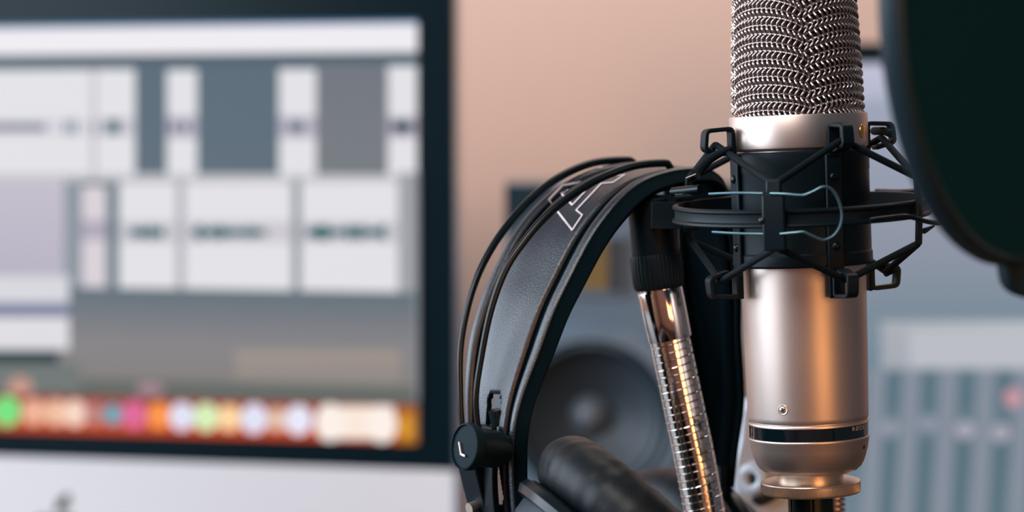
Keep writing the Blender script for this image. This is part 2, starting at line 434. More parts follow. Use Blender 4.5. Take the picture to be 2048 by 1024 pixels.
# ------------------------------------------------------------------ studio speaker behind the headphones
SY = 1.76; k_ = SY / F
sl = WY(1010, 370, SY); sr = WY(1490, 370, SY); ztop_s = sl.z; cx_ = (sl.x + sr.x) / 2; hw = (sr.x - sl.x) / 2
spk = thing('studio_speaker', 'grey studio speaker with dark woofer and amber tweeter behind the headphones', 'speaker', T((cx_, SY + .12, .034)))
zb_s = .0342
ch = .040; BD = .03
outline = [(-hw, zb_s), (hw, zb_s), (hw, ztop_s - ch), (hw - ch, ztop_s), (-hw + ch, ztop_s), (-hw, ztop_s - ch)]
o = MB().prism([(cx_ + x, SY + BD, z) for x, z in ((-hw, zb_s), (hw, zb_s), (hw, ztop_s), (-hw, ztop_s))], (0, .21, 0))
build('cabinet', o, m_cab, spk, smooth=20, bevel=.003)
wc = WY(1182, 838, SY)
def fz(px): return px * k_
HR = fz(158)
def edge_hit(a):
    best = None; d = (math.cos(a), math.sin(a)); wx, wz = wc.x - cx_, wc.z
    for (x0, z0), (x1, z1) in zip(outline, outline[1:] + outline[:1]):
        ex, ez = x1 - x0, z1 - z0; den = d[0] * ez - d[1] * ex
        if abs(den) < 1e-12: continue
        t = ((x0 - wx) * ez - (z0 - wz) * ex) / den; q = ((x0 - wx) * d[1] - (z0 - wz) * d[0]) / den
        if t > 0 and -1e-6 <= q <= 1 + 1e-6 and (best is None or t < best): best = t
    return best
angs = sorted([2 * PI * k / 96 for k in range(96)] + [math.atan2(z - wc.z, x + cx_ - wc.x) % (2 * PI) for x, z in outline])
vs = []; n = len(angs)
for yy in (SY, SY + BD):
    for a in angs:
        t = edge_hit(a); vs.append((wc.x + math.cos(a) * HR, yy, wc.z + math.sin(a) * HR)); vs.append((wc.x + math.cos(a) * t, yy, wc.z + math.sin(a) * t))
fs = []
for i in range(n):
    j = (i + 1) % n
    fs += [(2 * i, 2 * j, 2 * j + 1, 2 * i + 1), (2 * i + 1, 2 * j + 1, 2 * n + 2 * j + 1, 2 * n + 2 * i + 1), (2 * j, 2 * i, 2 * n + 2 * i, 2 * n + 2 * j)]
build('front_baffle', MB().add(vs, fs), m_cab, spk, smooth=20)
for sg in (-1, 1):                                   # dark facets cut across the two top corners
    o = MB(); tri = [(cx_ + sg * hw, ztop_s - ch), (cx_ + sg * (hw - ch), ztop_s), (cx_ + sg * hw, ztop_s)]
    o.add([(tri[0][0], SY + .001, tri[0][1]), (tri[1][0], SY + .001, tri[1][1]), (tri[2][0], SY + BD, tri[2][1]), (tri[0][0], SY + BD, tri[0][1]), (tri[1][0], SY + BD, tri[1][1])],
          [(0, 1, 2), (0, 2, 3), (1, 4, 2), (0, 3, 4, 1), (2, 4, 3)])
    build('corner_facet', o, m_knob, spk, smooth=0)
MW = T((wc.x, SY, wc.z)) @ Matrix.Rotation(R(90), 4, 'X')      # local z -> towards the camera
o = MB().lathe([(fz(196), 0), (fz(190), .003), (fz(160), .004), (fz(157), .000)], 64, MW); build('woofer_ring', o, m_cab, spk)
o = MB().lathe([(fz(159), -.001), (fz(154), .003), (fz(147), .005), (fz(138), .003), (fz(132), -.004)], 64, MW); build('surround', o, m_surr, spk)
o = MB().lathe([(fz(134), -.004), (fz(100), -.013), (fz(60), -.022), (fz(30), -.027)], 64, MW); build('cone', o, m_cone, spk)
o = MB().lathe([(fz(42), -.0255), (fz(36), -.019), (fz(24), -.014), (fz(8), -.0115), (0.0001, -.011)], 40, MW); build('dust_cap', o, m_cap, spk)
tc_ = WY(1200, 528, SY)
o = MB().prism(rounded([(tc_.x - fz(58), SY - .0005, tc_.z - fz(64)), (tc_.x + fz(58), SY - .0005, tc_.z - fz(64)), (tc_.x + fz(58), SY - .0005, tc_.z + fz(64)), (tc_.x - fz(58), SY - .0005, tc_.z + fz(64))], .004), (0, -.003, 0))
build('tweeter_plate', o, m_cab, spk, smooth=30)
o = MB()
for i in range(9):
    x = tc_.x - fz(46) + fz(56) * i / 8
    o.prism([(x, SY - .0037, tc_.z - fz(50)), (x + fz(3.5), SY - .0055, tc_.z - fz(50)), (x + fz(7), SY - .0037, tc_.z - fz(50))], (0, 0, fz(100)))
build('ribbon_tweeter', o, m_ribbon, spk, smooth=0)
o = MB().prism([(tc_.x + fz(16), SY - .0036, tc_.z - fz(52)), (tc_.x + fz(46), SY - .0036, tc_.z - fz(52)), (tc_.x + fz(46), SY - .0036, tc_.z + fz(52)), (tc_.x + fz(16), SY - .0036, tc_.z + fz(52))], (0, -.003, 0))
build('tweeter_guard', o, m_cone, spk, smooth=0)
pdm = MB().box((cx_, SY + .12, .017), (hw * 2 - .01, .22, .034))
tag(build('isolation_pad', pdm, m_foam, smooth=0, bevel=.002), 'dark foam block under the grey studio speaker', 'speaker pad')

# ------------------------------------------------------------------ microphone frame: local units are frame pixels at the microphone
MY = .985
A0 = WY(1621, 965, MY); A1 = WY(1597, 265, MY)
axis = (A1 - A0).normalized(); U = (A1 - A0).length / 700.0
vd = (A0 + A1) / 2 - CAM; yv = (vd - axis * vd.dot(axis)).normalized(); xv = yv.cross(axis).normalized()
MM = Matrix(((xv.x, yv.x, axis.x, A0.x), (xv.y, yv.y, axis.y, A0.y), (xv.z, yv.z, axis.z, A0.z), (0, 0, 0, 1))) @ Matrix.Scale(U, 4)
MI = MM.inverted()
def Zp(py): return 965.0 - py
def cyl(px, py, r, front=True):           # local point where the view through px, py meets the cylinder of radius r
    o_ = MI @ CAM; d = (MI.to_3x3() @ ray(px, py))
    a = d.x ** 2 + d.y ** 2; b = 2 * (o_.x * d.x + o_.y * d.y); c = o_.x ** 2 + o_.y ** 2 - r * r
    q = b * b - 4 * a * c
    t = -b / (2 * a) if q < 0 else (-b + (-1 if front else 1) * math.sqrt(q)) / (2 * a)
    return o_ + d * t
def ang(p): return math.atan2(p.x, -p.y)
def L(r, th, z):
    t = R(th); return Vector((r * math.sin(t), -r * math.cos(t), z))
Mbase = MM @ Matrix.Scale(1 / U, 4)       # same frame in metres

mic = thing('microphone', 'champagne metal condenser microphone with wire mesh head held in the black shock mount', 'microphone', Mbase)
def RG(z):                                 # grille radius by height
    return interp(z, [(Zp(235), 130), (Zp(100), 126.5), (Zp(0), 121.5), (Zp(-90), 113), (Zp(-150), 98), (Zp(-185), 78), (Zp(-205), 50), (Zp(-214), 12)])
def seam(z): return interp(z, [(Zp(235), 13), (Zp(0), 6), (Zp(-200), 2)])
def arch(th, z):
    A = interp(z, [(Zp(235), 17), (Zp(0), 34), (Zp(-200), 20)])
    return A * abs(math.sin(2 * R(th - seam(z)))) ** .62
def dipr(th, z):
    d = (th - seam(z) + 45) % 90 - 45; return -5.5 * math.exp(-(d / 7.0) ** 2)
o = MB(); NS = 72; HP = 15.5; v0 = Zp(262); 
for j in range(NS):
    pts = []; v = v0 - 30
    while v < Zp(-150):
        th = 5.0 * j; z = v + arch(th, v)
        if z > Zp(238):
            rr = RG(z) + dipr(th, z); ph = PI * v / HP
            xo = 3.9 * math.cos(ph); ro_ = rr - 1.6 + 3.2 * math.cos(2 * ph + PI)
            t2 = th + math.degrees(xo / rr); pts.append(L(ro_, t2, z))
        v += HP / 6
    if len(pts) > 3: o.tube(pts, 2.25, 6, M=MM)
build('wire_grille', o, m_wire, mic, smooth=60)
o = MB(); v = math.ceil((v0 - 30) / HP) * HP
while v < Zp(-170):
    run = []; 
    for i in range(289):
        th = i * 1.25; z = v + arch(th, v)
        if z > Zp(238):
            rr = RG(z) + dipr(th, z) - 6.2 + 0.8 * math.cos(R(th) * NS); run.append(L(rr, th, z))
        else:
            if len(run) > 2: o.tube(run, 1.6, 6, M=MM)
            run = []
    if len(run) > 2: o.tube(run, 1.6, 6, M=MM)
    v += HP
build('cross_wires', o, m_wire, mic, smooth=60)
o = MB(); pr_ = [(Zp(238), 119), (Zp(100), 116), (Zp(0), 111), (Zp(-90), 102), (Zp(-150), 88), (Zp(-190), 60), (Zp(-205), 1)]
o.lathe([(r, z) for z, r in pr_], 64, MM); build('inner_screen', o, m_inner, mic, smooth=60)
o = MB().lathe([(132, Zp(-120)), (1, Zp(-120))], 4, MM)
def P(lst): return [(r, Zp(y)) for r, y in lst]
o = MB().lathe(P([(118, 236), (130, 231), (135.5, 230), (137, 232.5), (137, 288), (136, 294), (132, 298), (122, 299.5), (118, 299.5)]), 128, MM)
build('head_collar', o, m_nickel, mic, smooth=35)
o = MB().lathe(P([(118, 298.5), (124.5, 299.5), (124.5, 420), (124, 560), (122.3, 700), (119.8, 826), (119.2, 833), (118.2, 835.5), (115.5, 836), (115.5, 838), (118.4, 838.5), (119.4, 840), (119.4, 843.5), (117, 845)]), 160, MM)
build('body_tube', o, m_nickel, mic, smooth=35)
bandp = build('badge_band', MB().lathe(P([(116.5, 844.5), (118.4, 845.5), (118.2, 868.5), (116.5, 870)]), 160, MM), m_band, mic, smooth=35)
o = MB().lathe(P([(116, 869), (119.2, 869.5), (120.2, 871), (120.2, 873), (119.2, 876), (116.5, 893), (112.5, 908), (107.5, 922), (102, 931), (94, 938), (82, 942.5), (64, 944)]), 160, MM)
build('base_cup', o, m_nickel, mic, smooth=35)
build('neck', MB().lathe(P([(67, 942), (66, 948), (66, 962)]), 96, MM), m_nickel2, mic, smooth=35)
KN = 190
o = MB().lathe(P([(66, 960), (95, 960.2), (98.2, 961.2), (99.4, 963), (99.4, 965), (99.4, 980), (99, 982), (97, 984.5), (40, 985)]), KN * 4, MM,
               rf=lambda k, i, r: r + (-1.3 if (k in (4, 5, 6) and i % 4 < 2) else 0))
build('thumb_ring', o, m_nickel2, mic, smooth=30)
def on_cyl(px, py, r):                     # frame lying on the cylinder wall: x tangential, y up, z outward
    p = cyl(px, py, r); t = ang(p); n_ = Vector((math.sin(t), -math.cos(t), 0)); tx = Vector((math.cos(t), math.sin(t), 0))
    return MM @ Matrix(((tx.x, 0, n_.x, p.x), (tx.y, 0, n_.y, p.y), (0, 1, 0, p.z), (0, 0, 0, 1)))
MS = on_cyl(1566, 820, 119.9)
scr = build('screw', MB().lathe([(10.5, -.5), (10.5, .6), (9.4, 1.3), (7.4, .9), (6.8, 1.5), (4, 2.1), (.01, 2.3)], 32, MS), m_nickel2, mic, smooth=30)
o = MB()
for a in (20, 110):
    rot = Matrix.Rotation(R(a), 3, 'Z'); o.box((0, 0, 2.0), (9.5, 2.6, 1.2), MS, rot)
build('cross_recess', o, m_dark, scr, smooth=0)
MD = on_cyl(1725, 262, 137)
build('front_marker', MB().lathe([(14, -.3), (13.5, 1.2), (8, 2.6), (.01, 3.0)], 32, MD), m_gold, mic)
MD = on_cyl(1727, 889, 116.2)
build('side_slot', MB().prism(rounded([(-4, -9, .0), (4, -9, .0), (4, 9, 0), (-4, 9, 0)], 3.5), (0, 0, 1.3), MD), m_dark, mic, smooth=0)
# lettering on the band
fc = bpy.data.curves.new('band_lettering', 'FONT'); fc.body = 'R\u00d8DE'; fc.size = 11.5; fc.align_x = 'CENTER'; fc.resolution_u = 4; fc.space_character = 1.25
fo = bpy.data.objects.new('band_lettering', fc); COL.objects.link(fo); bpy.context.view_layer.update()
fm = fo.to_mesh(); pc = cyl(1718, 856, 118.8); tc0 = ang(pc); o = MB()
vs = []
for v_ in fm.vertices:
    t = tc0 + v_.co.x * 1.25 / 118.8; z = pc.z + (v_.co.y - 4.0); vs.append((118.95 * math.sin(t), -118.95 * math.cos(t), z))
o.add(vs, [list(p.vertices) for p in fm.polygons], MM); fo.to_mesh_clear(); bpy.data.objects.remove(fo)
build('lettering', o, m_letter, bandp, smooth=0)

# microphone cable below the thumb ring
cab = thing('microphone_cable', 'black cable plug under the microphone base', 'cable', Mbase @ T((0, 0, -.03)))
prp = [(44, 985.3), (46, 987), (46, 1040), (43, 1043), (43, 1150), (38, 1180), (26, 1200)]
o = MB().lathe([(r, Zp(y)) for r, y in prp], 96, MM, rf=lambda k, i, r: r - (2.2 if i % 16 in (0, 1) else 0))
build('plug', o, m_blackg, cab, smooth=35)
e0 = MM @ Vector((0, 0, Zp(1190))); 
cpts = spline([e0, e0 + Vector((.002, 0, -.04)), e0 + Vector((.03, .01, -.13)), Vector((e0.x + .09, e0.y + .03, .03)), Vector((e0.x + .18, e0.y + .08, .0055)), Vector((e0.x + .3, e0.y + .2, .0045)), Vector((e0.x + .5, e0.y + .3, .0045))], 10)
o = MB().tube([Vector((p.x, p.y, max(p.z, .0042))) for p in cpts], .0032, 10)
build('cord', o, m_cable, cab)

# ------------------------------------------------------------------ shock mount
mount = thing('shock_mount', 'black spider shock mount with elastic cords around the microphone', 'microphone mount', Mbase @ T((0, 0, .08)))
o = MB().lathe(P([(126, 301), (134, 301), (137.5, 304), (137.5, 340), (136, 344), (136, 500), (138.5, 504), (138.5, 524), (135, 528), (126, 528)]), 128, MM)
build('inner_sleeve', o, m_black, mount, smooth=30)
HK = (-64, 27, 114, -154)
for h in HK:
    t = R(h); side = Vector((math.cos(t), math.sin(t), 0))
    inr, outr = 150, 202
    wd = 34
    o = MB().strip([L(141, h, Zp(306)), L(141, h, Zp(450)), L(141, h, Zp(588))], side, wd, 7, MM)
    b_ = build('strut', o, m_black, mount, smooth=30, bevel=.0006)
    for y in (352, 487):
        fr_ = Vector((math.sin(t), -math.cos(t), 0)); p = L(144, h, Zp(y))
        Mr = MM @ Matrix(((side.x, 0, fr_.x, p.x), (side.y, 0, fr_.y, p.y), (0, 1, 0, p.z), (0, 0, 0, 1)))
        build('rivet', MB().lathe([(9, 0), (8.6, 2), (6.5, 4.6), (3, 6), (.01, 6.3)], 24, Mr), m_blackg, b_)
    for s, yb, ye in ((1, 306, 252), (-1, 540, 584)):
        lo = rounded([L(inr - 3, h, Zp(yb)), L(inr - 3, h, Zp(ye)), L(outr, h, Zp(ye + s * 3)), L(outr + 4, h, Zp(ye + s * 40)), L(inr + 14, h, Zp(ye + s * 50))], 9, 4, closed=False)
        o = MB().strip(lo, side, 25, 8.5, MM)
        if s == 1 or h in (27,): o.strip([L(144, h, Zp(yb + s * 6)), L(146, h, Zp(ye + s * 8))], side, 25, 8, MM)
        build('hook', o, m_black, mount, smooth=35, bevel=.0004)
RZ = Zp(417); tilt = math.tan(R(2.0))
def ringz(th): return -math.cos(R(th)) * 255 * tilt
def MR(): 
    return MM @ T((0, 0, RZ)) @ Matrix.Rotation(-R(2.0) * -1, 4, 'X')
RM = MM @ T((0, 0, RZ)) @ Matrix.Rotation(math.atan(tilt), 4, 'X')
o = MB().lathe([(244, 17), (253, 17.5), (256, 15), (256, 11), (252, 8), (251, 0), (252, -8), (256, -11), (257, -15), (254, -18), (244, -17.5), (244, 17)], 160, RM)
build('outer_ring', o, m_black, mount, smooth=35)
pf = cyl(1548, 415, 262); pth = math.degrees(ang(pf))
prr = math.degrees(ang(cyl(1834, 395, 256)))
POST = [pth, prr, 168, -118]
ptop = []; pbot = []
for i, th in enumerate(POST):
    t = R(th); side = Vector((math.cos(t), math.sin(t), 0)); fr_ = Vector((math.sin(t), -math.cos(t), 0)); zc = RZ + ringz(th)
    zt_, zb_ = zc + 66, zc - 70
    wd = 44 if i == 0 else 22
    o = MB()
    if i == 0:
        o.strip([L(263, th, zc + 50), L(266, th, zc + 20), L(266, th, zc - 20), L(262, th, zc - 60)], side, wd, 13, MM)
        o.strip([L(256, th, zc + 74), L(260, th, zc + 40)], side, 30, 13, MM)
    else:
        o.strip([L(256, th, zt_), L(259, th, zc + 20), L(259, th, zc - 20), L(256, th, zb_)], side, wd, 8, MM)
    po = build('post_clip', o, m_black, mount, smooth=30, bevel=.0008)
    ptop.append(L(256, th, zc + (64 if i == 0 else 62))); pbot.append(L(256, th, zc - (54 if i == 0 else 66)))
    if i == 0:
        p = L(270, th - 4.6, zc - 2); Mr = MM @ Matrix(((side.x, 0, fr_.x, p.x), (side.y, 0, fr_.y, p.y), (0, 1, 0, p.z), (0, 0, 0, 1)))
        build('rivet', MB().lathe([(8, -2), (7.6, 2), (5.5, 4.2), (.01, 5.5)], 24, Mr), m_blackg, po)
def cordpath(posts, yk, s):
    nodes = []
    hooks = [HK[1], HK[2], HK[3], HK[0]]
    for i in range(4):
        nodes.append(posts[i]); nodes.append(L(181, hooks[i], Zp(yk)))
    return nodes
for nm, posts, yk in (('top', ptop, 282), ('bottom', pbot, 552)):
    nd = cordpath(posts, yk, 1)
    pts = rounded([p for p in nd], 9, 4)
    build('elastic_cord', MB().tube(pts, 7.0, 10, closed=True, M=MM), m_rubber, mount)
# loose cord end at the left
q0 = cyl(1462, 296, 175); q1 = cyl(1420, 318, 215); q2 = cyl(1392, 348, 250)
build('cord_knot', MB().tube(spline([q0, q1, q2], 5), lambda t: 6 + 6 * t, 10, M=MM), m_rubber, mount)
q3 = cyl(1372, 356, 262)
build('cord_end', MB().tube([q2, q3 + Vector((0, 0, 0))], 1.2, 6, M=MM), m_letter, mount)
build('cord_knot', MB().tube([cyl(1748, 262, 200, False), cyl(1768, 262, 185, False), cyl(1785, 268, 190, False)], 8.5, 10, M=MM), m_rubber, mount)
build('cord_knot', MB().tube([cyl(1772, 548, 190, False), cyl(1790, 536, 190, False)], lambda t: 6 + 3 * t, 10, M=MM), m_rubber, mount)
build('cord_end', MB().tube([cyl(1848, 462, 255), cyl(1868, 452, 262)], lambda t: 6 - 4 * t, 8, M=MM), m_rubber, mount)
# wire levers
up = [cyl(x, y, 270) for x, y in ((1418, 388), (1470, 386), (1526, 387))]
lo = [cyl(x, y, 268) for x, y in ((1425, 464), (1480, 467), (1536, 468))]
lv = [cyl(x, y, 272) for x, y in ((1540, 387), (1570, 388), (1592, 390), (1608, 390), (1626, 383), (1645, 374), (1662, 378), (1676, 398), (1684, 428), (1680, 452), (1668, 470), (1652, 479), (1640, 478), (1622, 470), (1608, 464), (1592, 465), (1560, 468))]
build('wire_lever', MB().tube(spline(up, 8), 2.6, 8, M=MM), m_wirel, mount)
build('wire_lever', MB().tube(spline(lo, 8), 2.6, 8, M=MM), m_wirel, mount)
build('wire_lever', MB().tube(spline(lv, 6), 2.9, 8, M=MM), m_wirel, mount)
rv = [cyl(x, y, 262, False) for x, y in ((1752, 382), (1800, 383), (1838, 380), (1862, 372), (1880, 366))]
build('wire_lever', MB().tube(spline(rv, 6), 5.0, 8, M=MM), m_blackg, mount)
rv = [cyl(x, y, 285) for x, y in ((1740, 441), (1775, 436), (1815, 433), (1850, 442), (1878, 446), (1898, 438), (1915, 428))]
build('wire_lever', MB().tube(spline(rv, 6), 5.0, 8, M=MM), m_blackg, mount)

# ------------------------------------------------------------------ gooseneck with adapter
GY = 1.025
def g(px, py): return WY(px, py, GY)
gu = GY / F
goose = thing('gooseneck_stand', 'chrome coiled gooseneck rising to a black threaded adapter beside the mount', 'gooseneck stand', T((g(1400, 1024).x, GY + .02, 0)))
def cylinder_between(o, a, b, prof, seg=64, rf=None):          # prof: (radius, fraction) along a->b
    ax = (b - a); ln = ax.length; z = ax.normalized(); y = (Vector((0, 1, 0)) - z * z.y).normalized(); x = y.cross(z)
    M = Matrix(((x.x, y.x, z.x, a.x), (x.y, y.y, z.y, a.y), (x.z, y.z, z.z, a.z), (0, 0, 0, 1)))
    o.lathe([(r, f * ln) for r, f in prof], seg, M, rf); return o
o = MB(); cylinder_between(o, g(1311, 508), g(1300, 396), [(1e-4, 0), (47 * gu, .0), (47.5 * gu, .02), (46.5 * gu, .96), (43 * gu, 1), (1e-4, 1)])
build('adapter', o, m_black, goose, smooth=35)
o = MB(); cylinder_between(o, g(1319, 577), g(1310, 507), [(30 * gu, 0), (47 * gu, 0), (50 * gu, .05), (52 * gu, .2), (52 * gu, .9), (50 * gu, 1), (30 * gu, 1)], 160,
                           rf=lambda k, i, r: r - (1.2 * gu if (k in (2, 3, 4) and i % 4 < 2) else 0))
build('knurled_collar', o, m_black, goose, smooth=25)
o = MB(); cylinder_between(o, g(1341, 678), g(1319, 575), [(20 * gu, 0), (43.2 * gu, .0), (44 * gu, .015), (45.2 * gu, .45), (46.4 * gu, .93), (45.5 * gu, .955), (41 * gu, .96), (41 * gu, 1.0), (20 * gu, 1)], 96)
build('ferrule', o, m_chrome, goose, smooth=35)
o = MB(); path = resample(spline([g(1338, 670), g(1363, 790), g(1387, 905), g(1409, 1024), g(1430, 1150), g(1500, 1330), g(1530, 1600), Vector((g(1400, 1024).x, GY + .015, .06)), Vector((g(1400, 1024).x, GY + .02, .012))], 24), 3200)
plen = sum((b - a).length for a, b in zip(path, path[1:]))
pitch = 15.2 * gu; NN = 3200
def grad(t):
    s = (t * plen / pitch) % 1.0
    if s < .14: return (40.0 + 2.0 * math.sin(s / .14 * PI)) * gu
    if s < .20: return 37.6 * gu
    if s < .94: return 40.3 * gu
    return 37.6 * gu
# rings lean a little like a real coil: shear the ring planes
n_on = resample(path, NN)
o.tube(n_on, grad, 40)
sh = []
for i, p in enumerate(o.v[:-0 or None]):
    c = n_on[min(i // 40, NN - 1)]; sh.append(p + Vector((0, 0, 1)) * ((p.x - c.x) * .10))
o.v = sh
build('coiled_neck', o, m_chrome, goose, smooth=28)
bx_ = g(1400, 1024).x
build('base', MB().lathe([(.0001, .016), (.02, .016), (.055, .010), (.060, .006), (.060, 0), (.0001, 0)], 64, T((bx_, GY + .02, 0.0))), m_black, goose)
# swivel joining adapter to ring
o = MB().strip(rounded([g(1300, 428), g(1334, 430), WY(1342, 431, 1.006)], .004, closed=False), (0, 0, 1), 52 * gu, .016)
o.box(g(1326, 418), (.016, .014, .012))
sv = build('swivel_arm', o, m_black, goose, smooth=30, bevel=.001)
o = MB().tube([WY(1345, 384, 1.01), WY(1400, 378, 1.0)], 4.5 * gu * 2, 16)
o.tube([WY(1350, 396, 1.004), WY(1385, 393, 1.004)], 8 * gu, 16)
o.tube([WY(1368, 456, .995), WY(1396, 452, .995)], 8 * gu, 16)
build('swivel_screw', o, m_blackg, goose, smooth=40)

# ------------------------------------------------------------------ headphones hung over the adapter
e_ = Vector((-.81, -.5864, 0)).normalized()          # ear-to-ear direction towards the left cup
wv_ = Vector((.5864, -.81, 0)).normalized()          # across the strap, towards the camera
HC = Vector((.0475, 1.045, 0))
def hp(px, py, w_):                                  # -> (a, w, z) of the point seen at px, py in the vertical plane at offset w_
    q = on_plane(px, py, HC + wv_ * w_, wv_); d = q - HC; return Vector((d.dot(e_), w_, q.z))
def hw_(v): return HC + e_ * v.x + wv_ * v.y + Vector((0, 0, v.z))
head = thing('headphones', 'black over-ear headphones with leather strap hanging left of the microphone', 'headphones', T((HC.x, HC.y, .12)))
def complete(pts, zend, squash, wf=1.0):
    """continue a traced half arch beyond its apex, down to height zend on the far side"""
    ap = pts[-1]; out = list(pts)
    for p in reversed(pts[:-1]):
        if p.z < zend: break
        k = (ap.z - p.z) / (ap.z - zend); out.append(Vector((ap.x - (p.x - ap.x) * squash, p.y + (wf - 1) * ap.y * k ** .6, p.z)))
    return out
kz = WY(928, 893, .976).z
rod1 = [(926, 868, -3), (921, 800, -4), (921, 700, -6), (934, 620, -8), (956, 550, -10), (989, 487, -12), (1031, 430, -14), (1077, 384, -16), (1126, 350, -17), (1186, 326, -18.5), (1249, 320, -19)]
rod2 = [(958, 868, 4), (952, 799, 4), (961, 724, 5), (982, 620, 7), (1013, 536, 9), (1056, 473, 11.5), (1098, 427, 13.5), (1147, 388, 15.5), (1203, 355, 17.5), (1267, 332, 19), (1325, 326, 19.5)]
for rd in (rod1, rod2):
    tr = [hp(x, y, w_ * .001) for x, y, w_ in rd]; full = complete(tr, kz + .002, .26)
    pts = [hw_(v) for v in spline(full, 10)]; n_ = len(pts)
    build('headband_rod', MB().tube(pts, lambda t: (5.8 + 2.9 * math.sin(min(t * 1.25, 1) * PI) ** 1.5) * .000205, 14), m_blackg, head)
farE = [(940, 1040, -12), (938, 931, -12), (934, 850, -12), (932, 766, -13), (940, 680, -15), (960, 607, -17), (984, 550, -18), (1020, 480, -19), (1062, 424, -20), (1112, 380, -20), (1170, 350, -20), (1235, 334, -20), (1300, 330, -20)]
nearE = [(1046, 1040, 22), (1040, 960, 22), (1042, 869, 24), (1058, 799, 25), (1097, 703, 27), (1127, 625, 29), (1156, 565, 30), (1204, 474, 31), (1246, 416, 32), (1280, 382, 32), (1315, 360, 32), (1365, 345, 32), (1415, 341, 32)]
fa = [hp(x, y, w_ * .001) for x, y, w_ in farE]; na = [hp(x, y, w_ * .001) for x, y, w_ in nearE]
# the low end narrows into the slider, both edges share the same heights
NL = 170; NV = 96
fl = resample(spline(complete(fa, .20, .14), 8), NL); nl = resample(spline(complete(na, .20, .50, .1), 8), NL)
def project(p):
    d = p - CAM; return 1024 + F * d.x / d.dot(FW), 512 - F * d.dot(UP) / d.dot(FW)
cent = [(a + b) / 2 for a, b in zip(fl, nl)]
def prof_off(v):                                     # raised piping along both borders, stitched channels beside it
    def rib(c, h, wd): return h * max(0, 1 - ((v - c) / wd) ** 2) ** .5
    r_ = 0
    if v < .115: r_ = rib(.06, 2.0, .056)
    elif v < .15: r_ = -1.6
    elif v < .735: r_ = -1.6 + 2.4 * min(1, (v - .15) / .03, (.735 - v) / .03) ** .5 + .7 * math.sin(PI * (v - .15) / .585)
    elif v < .80: r_ = -1.6
    elif v < .915: r_ = -.2 + rib(.857, 1.7, .058)
    else: r_ = -.4 - 3.6 * (v - .915) / .085
    return r_ * .001
grid = []
for i in range(NL):
    row = []
    a, b = hw_(fl[i]), hw_(nl[i]); t = (hw_(cent[min(i + 1, NL - 1)]) - hw_(cent[max(i - 1, 0)])).normalized()
    n_ = (b - a).cross(t).normalized()
    if n_.dot(hw_(cent[i]) - (HC + Vector((0, 0, .26)))) < 0: n_ = -n_
    for j in range(NV + 1):
        v = j / NV; row.append(a.lerp(b, v) + n_ * prof_off(v))
    grid.append(row)
def in_slot(x, y):
    def pill(cx0, cy0, cx1, cy1, rr):
        d = Vector((cx1 - cx0, cy1 - cy0)); t = max(0, min(1, ((x - cx0) * d.x + (y - cy0) * d.y) / d.length_squared))
        return ((x - cx0 - t * d.x) ** 2 + (y - cy0 - t * d.y) ** 2) ** .5 < rr
    return pill(988, 800, 984, 862, 13.5) or pill(987, 928, 997, 1000, 10)
vs = [p for r_ in grid for p in r_]; fs = []; fs_all = []
for i in range(NL - 1):
    for j in range(NV):
        q = (i * (NV + 1) + j, i * (NV + 1) + j + 1, (i + 1) * (NV + 1) + j + 1, (i + 1) * (NV + 1) + j)
        fs_all.append(q); c = (vs[q[0]] + vs[q[2]]) / 2
        if i < NL * .3 and in_slot(*project(c)): continue
        fs.append(q)
o = MB().add(vs, fs)
strap = build('headband_strap', o, m_leather, head, smooth=60)
strap_shade = [k for k, q in enumerate(fs) if (q[0] % (NV + 1)) / NV >= .905 or .112 < ((q[0] % (NV + 1)) + .5) / NV < .152 or .732 < ((q[0] % (NV + 1)) + .5) / NV < .80]
# thickness towards the inside
inward = -1
md = strap.modifiers.new('solid', 'SOLIDIFY'); md.thickness = .0026; strap.data.materials.append(m_lining_shade); md.material_offset = 1; md.material_offset_rim = 1
for k in strap_shade: strap.data.polygons[k].material_index = 1  # grooves and near edge painted near-black to stand for shade
hM = wmat(strap); ref = HC + Vector((0, 0, .26))
md.offset = -1 if sum(f_.normal.dot(hM @ f_.center - ref) for f_ in strap.data.polygons) > 0 else 1
bvh = BVHTree.FromPolygons(vs, fs_all)
def strap_pt(px, py, lift=.0004):
    d = ray(px, py); hit = bvh.ray_cast(CAM, d)
    if hit[0] is None: return None, None
    n_ = hit[1]; n_ = n_ if n_.dot(d) < 0 else -n_
    return hit[0] + n_ * lift, n_
def stroke(o, pl, wdt):
    for (a, b) in zip(pl, pl[1:]):
        K = 8; pp = [strap_pt(a[0] + (b[0] - a[0]) * k / K, a[1] + (b[1] - a[1]) * k / K) for k in range(K + 1)]
        pp = [q for q in pp if q[0] is not None]
        if len(pp) < 2: continue
        vs_ = []
        for k, (p, n_) in enumerate(pp):
            t = (pp[min(k + 1, len(pp) - 1)][0] - pp[max(k - 1, 0)][0]).normalized(); s_ = t.cross(n_).normalized() * wdt / 2
            ex = t * wdt * .35 * (-1 if k == 0 else (1 if k == len(pp) - 1 else 0))
            vs_ += [p - s_ + ex, p + s_ + ex]
        o.add(vs_, [(2 * k, 2 * k + 1, 2 * k + 3, 2 * k + 2) for k in range(len(pp) - 1)])
o = MB()
for pl_ in ([(1160, 364), (1125, 372), (1097, 400), (1145, 461), (1165, 431), (1153, 421), (1203, 368), (1226, 366), (1249, 351), (1219, 354)],
            [(1186, 368), (1145, 411), (1122, 387), (1136, 381)], [(1196, 337), (1204, 336)], [(1252, 343), (1262, 342)]):
    stroke(o, pl_, .0008)
build('outlined_letter', o, m_print, strap, smooth=0)
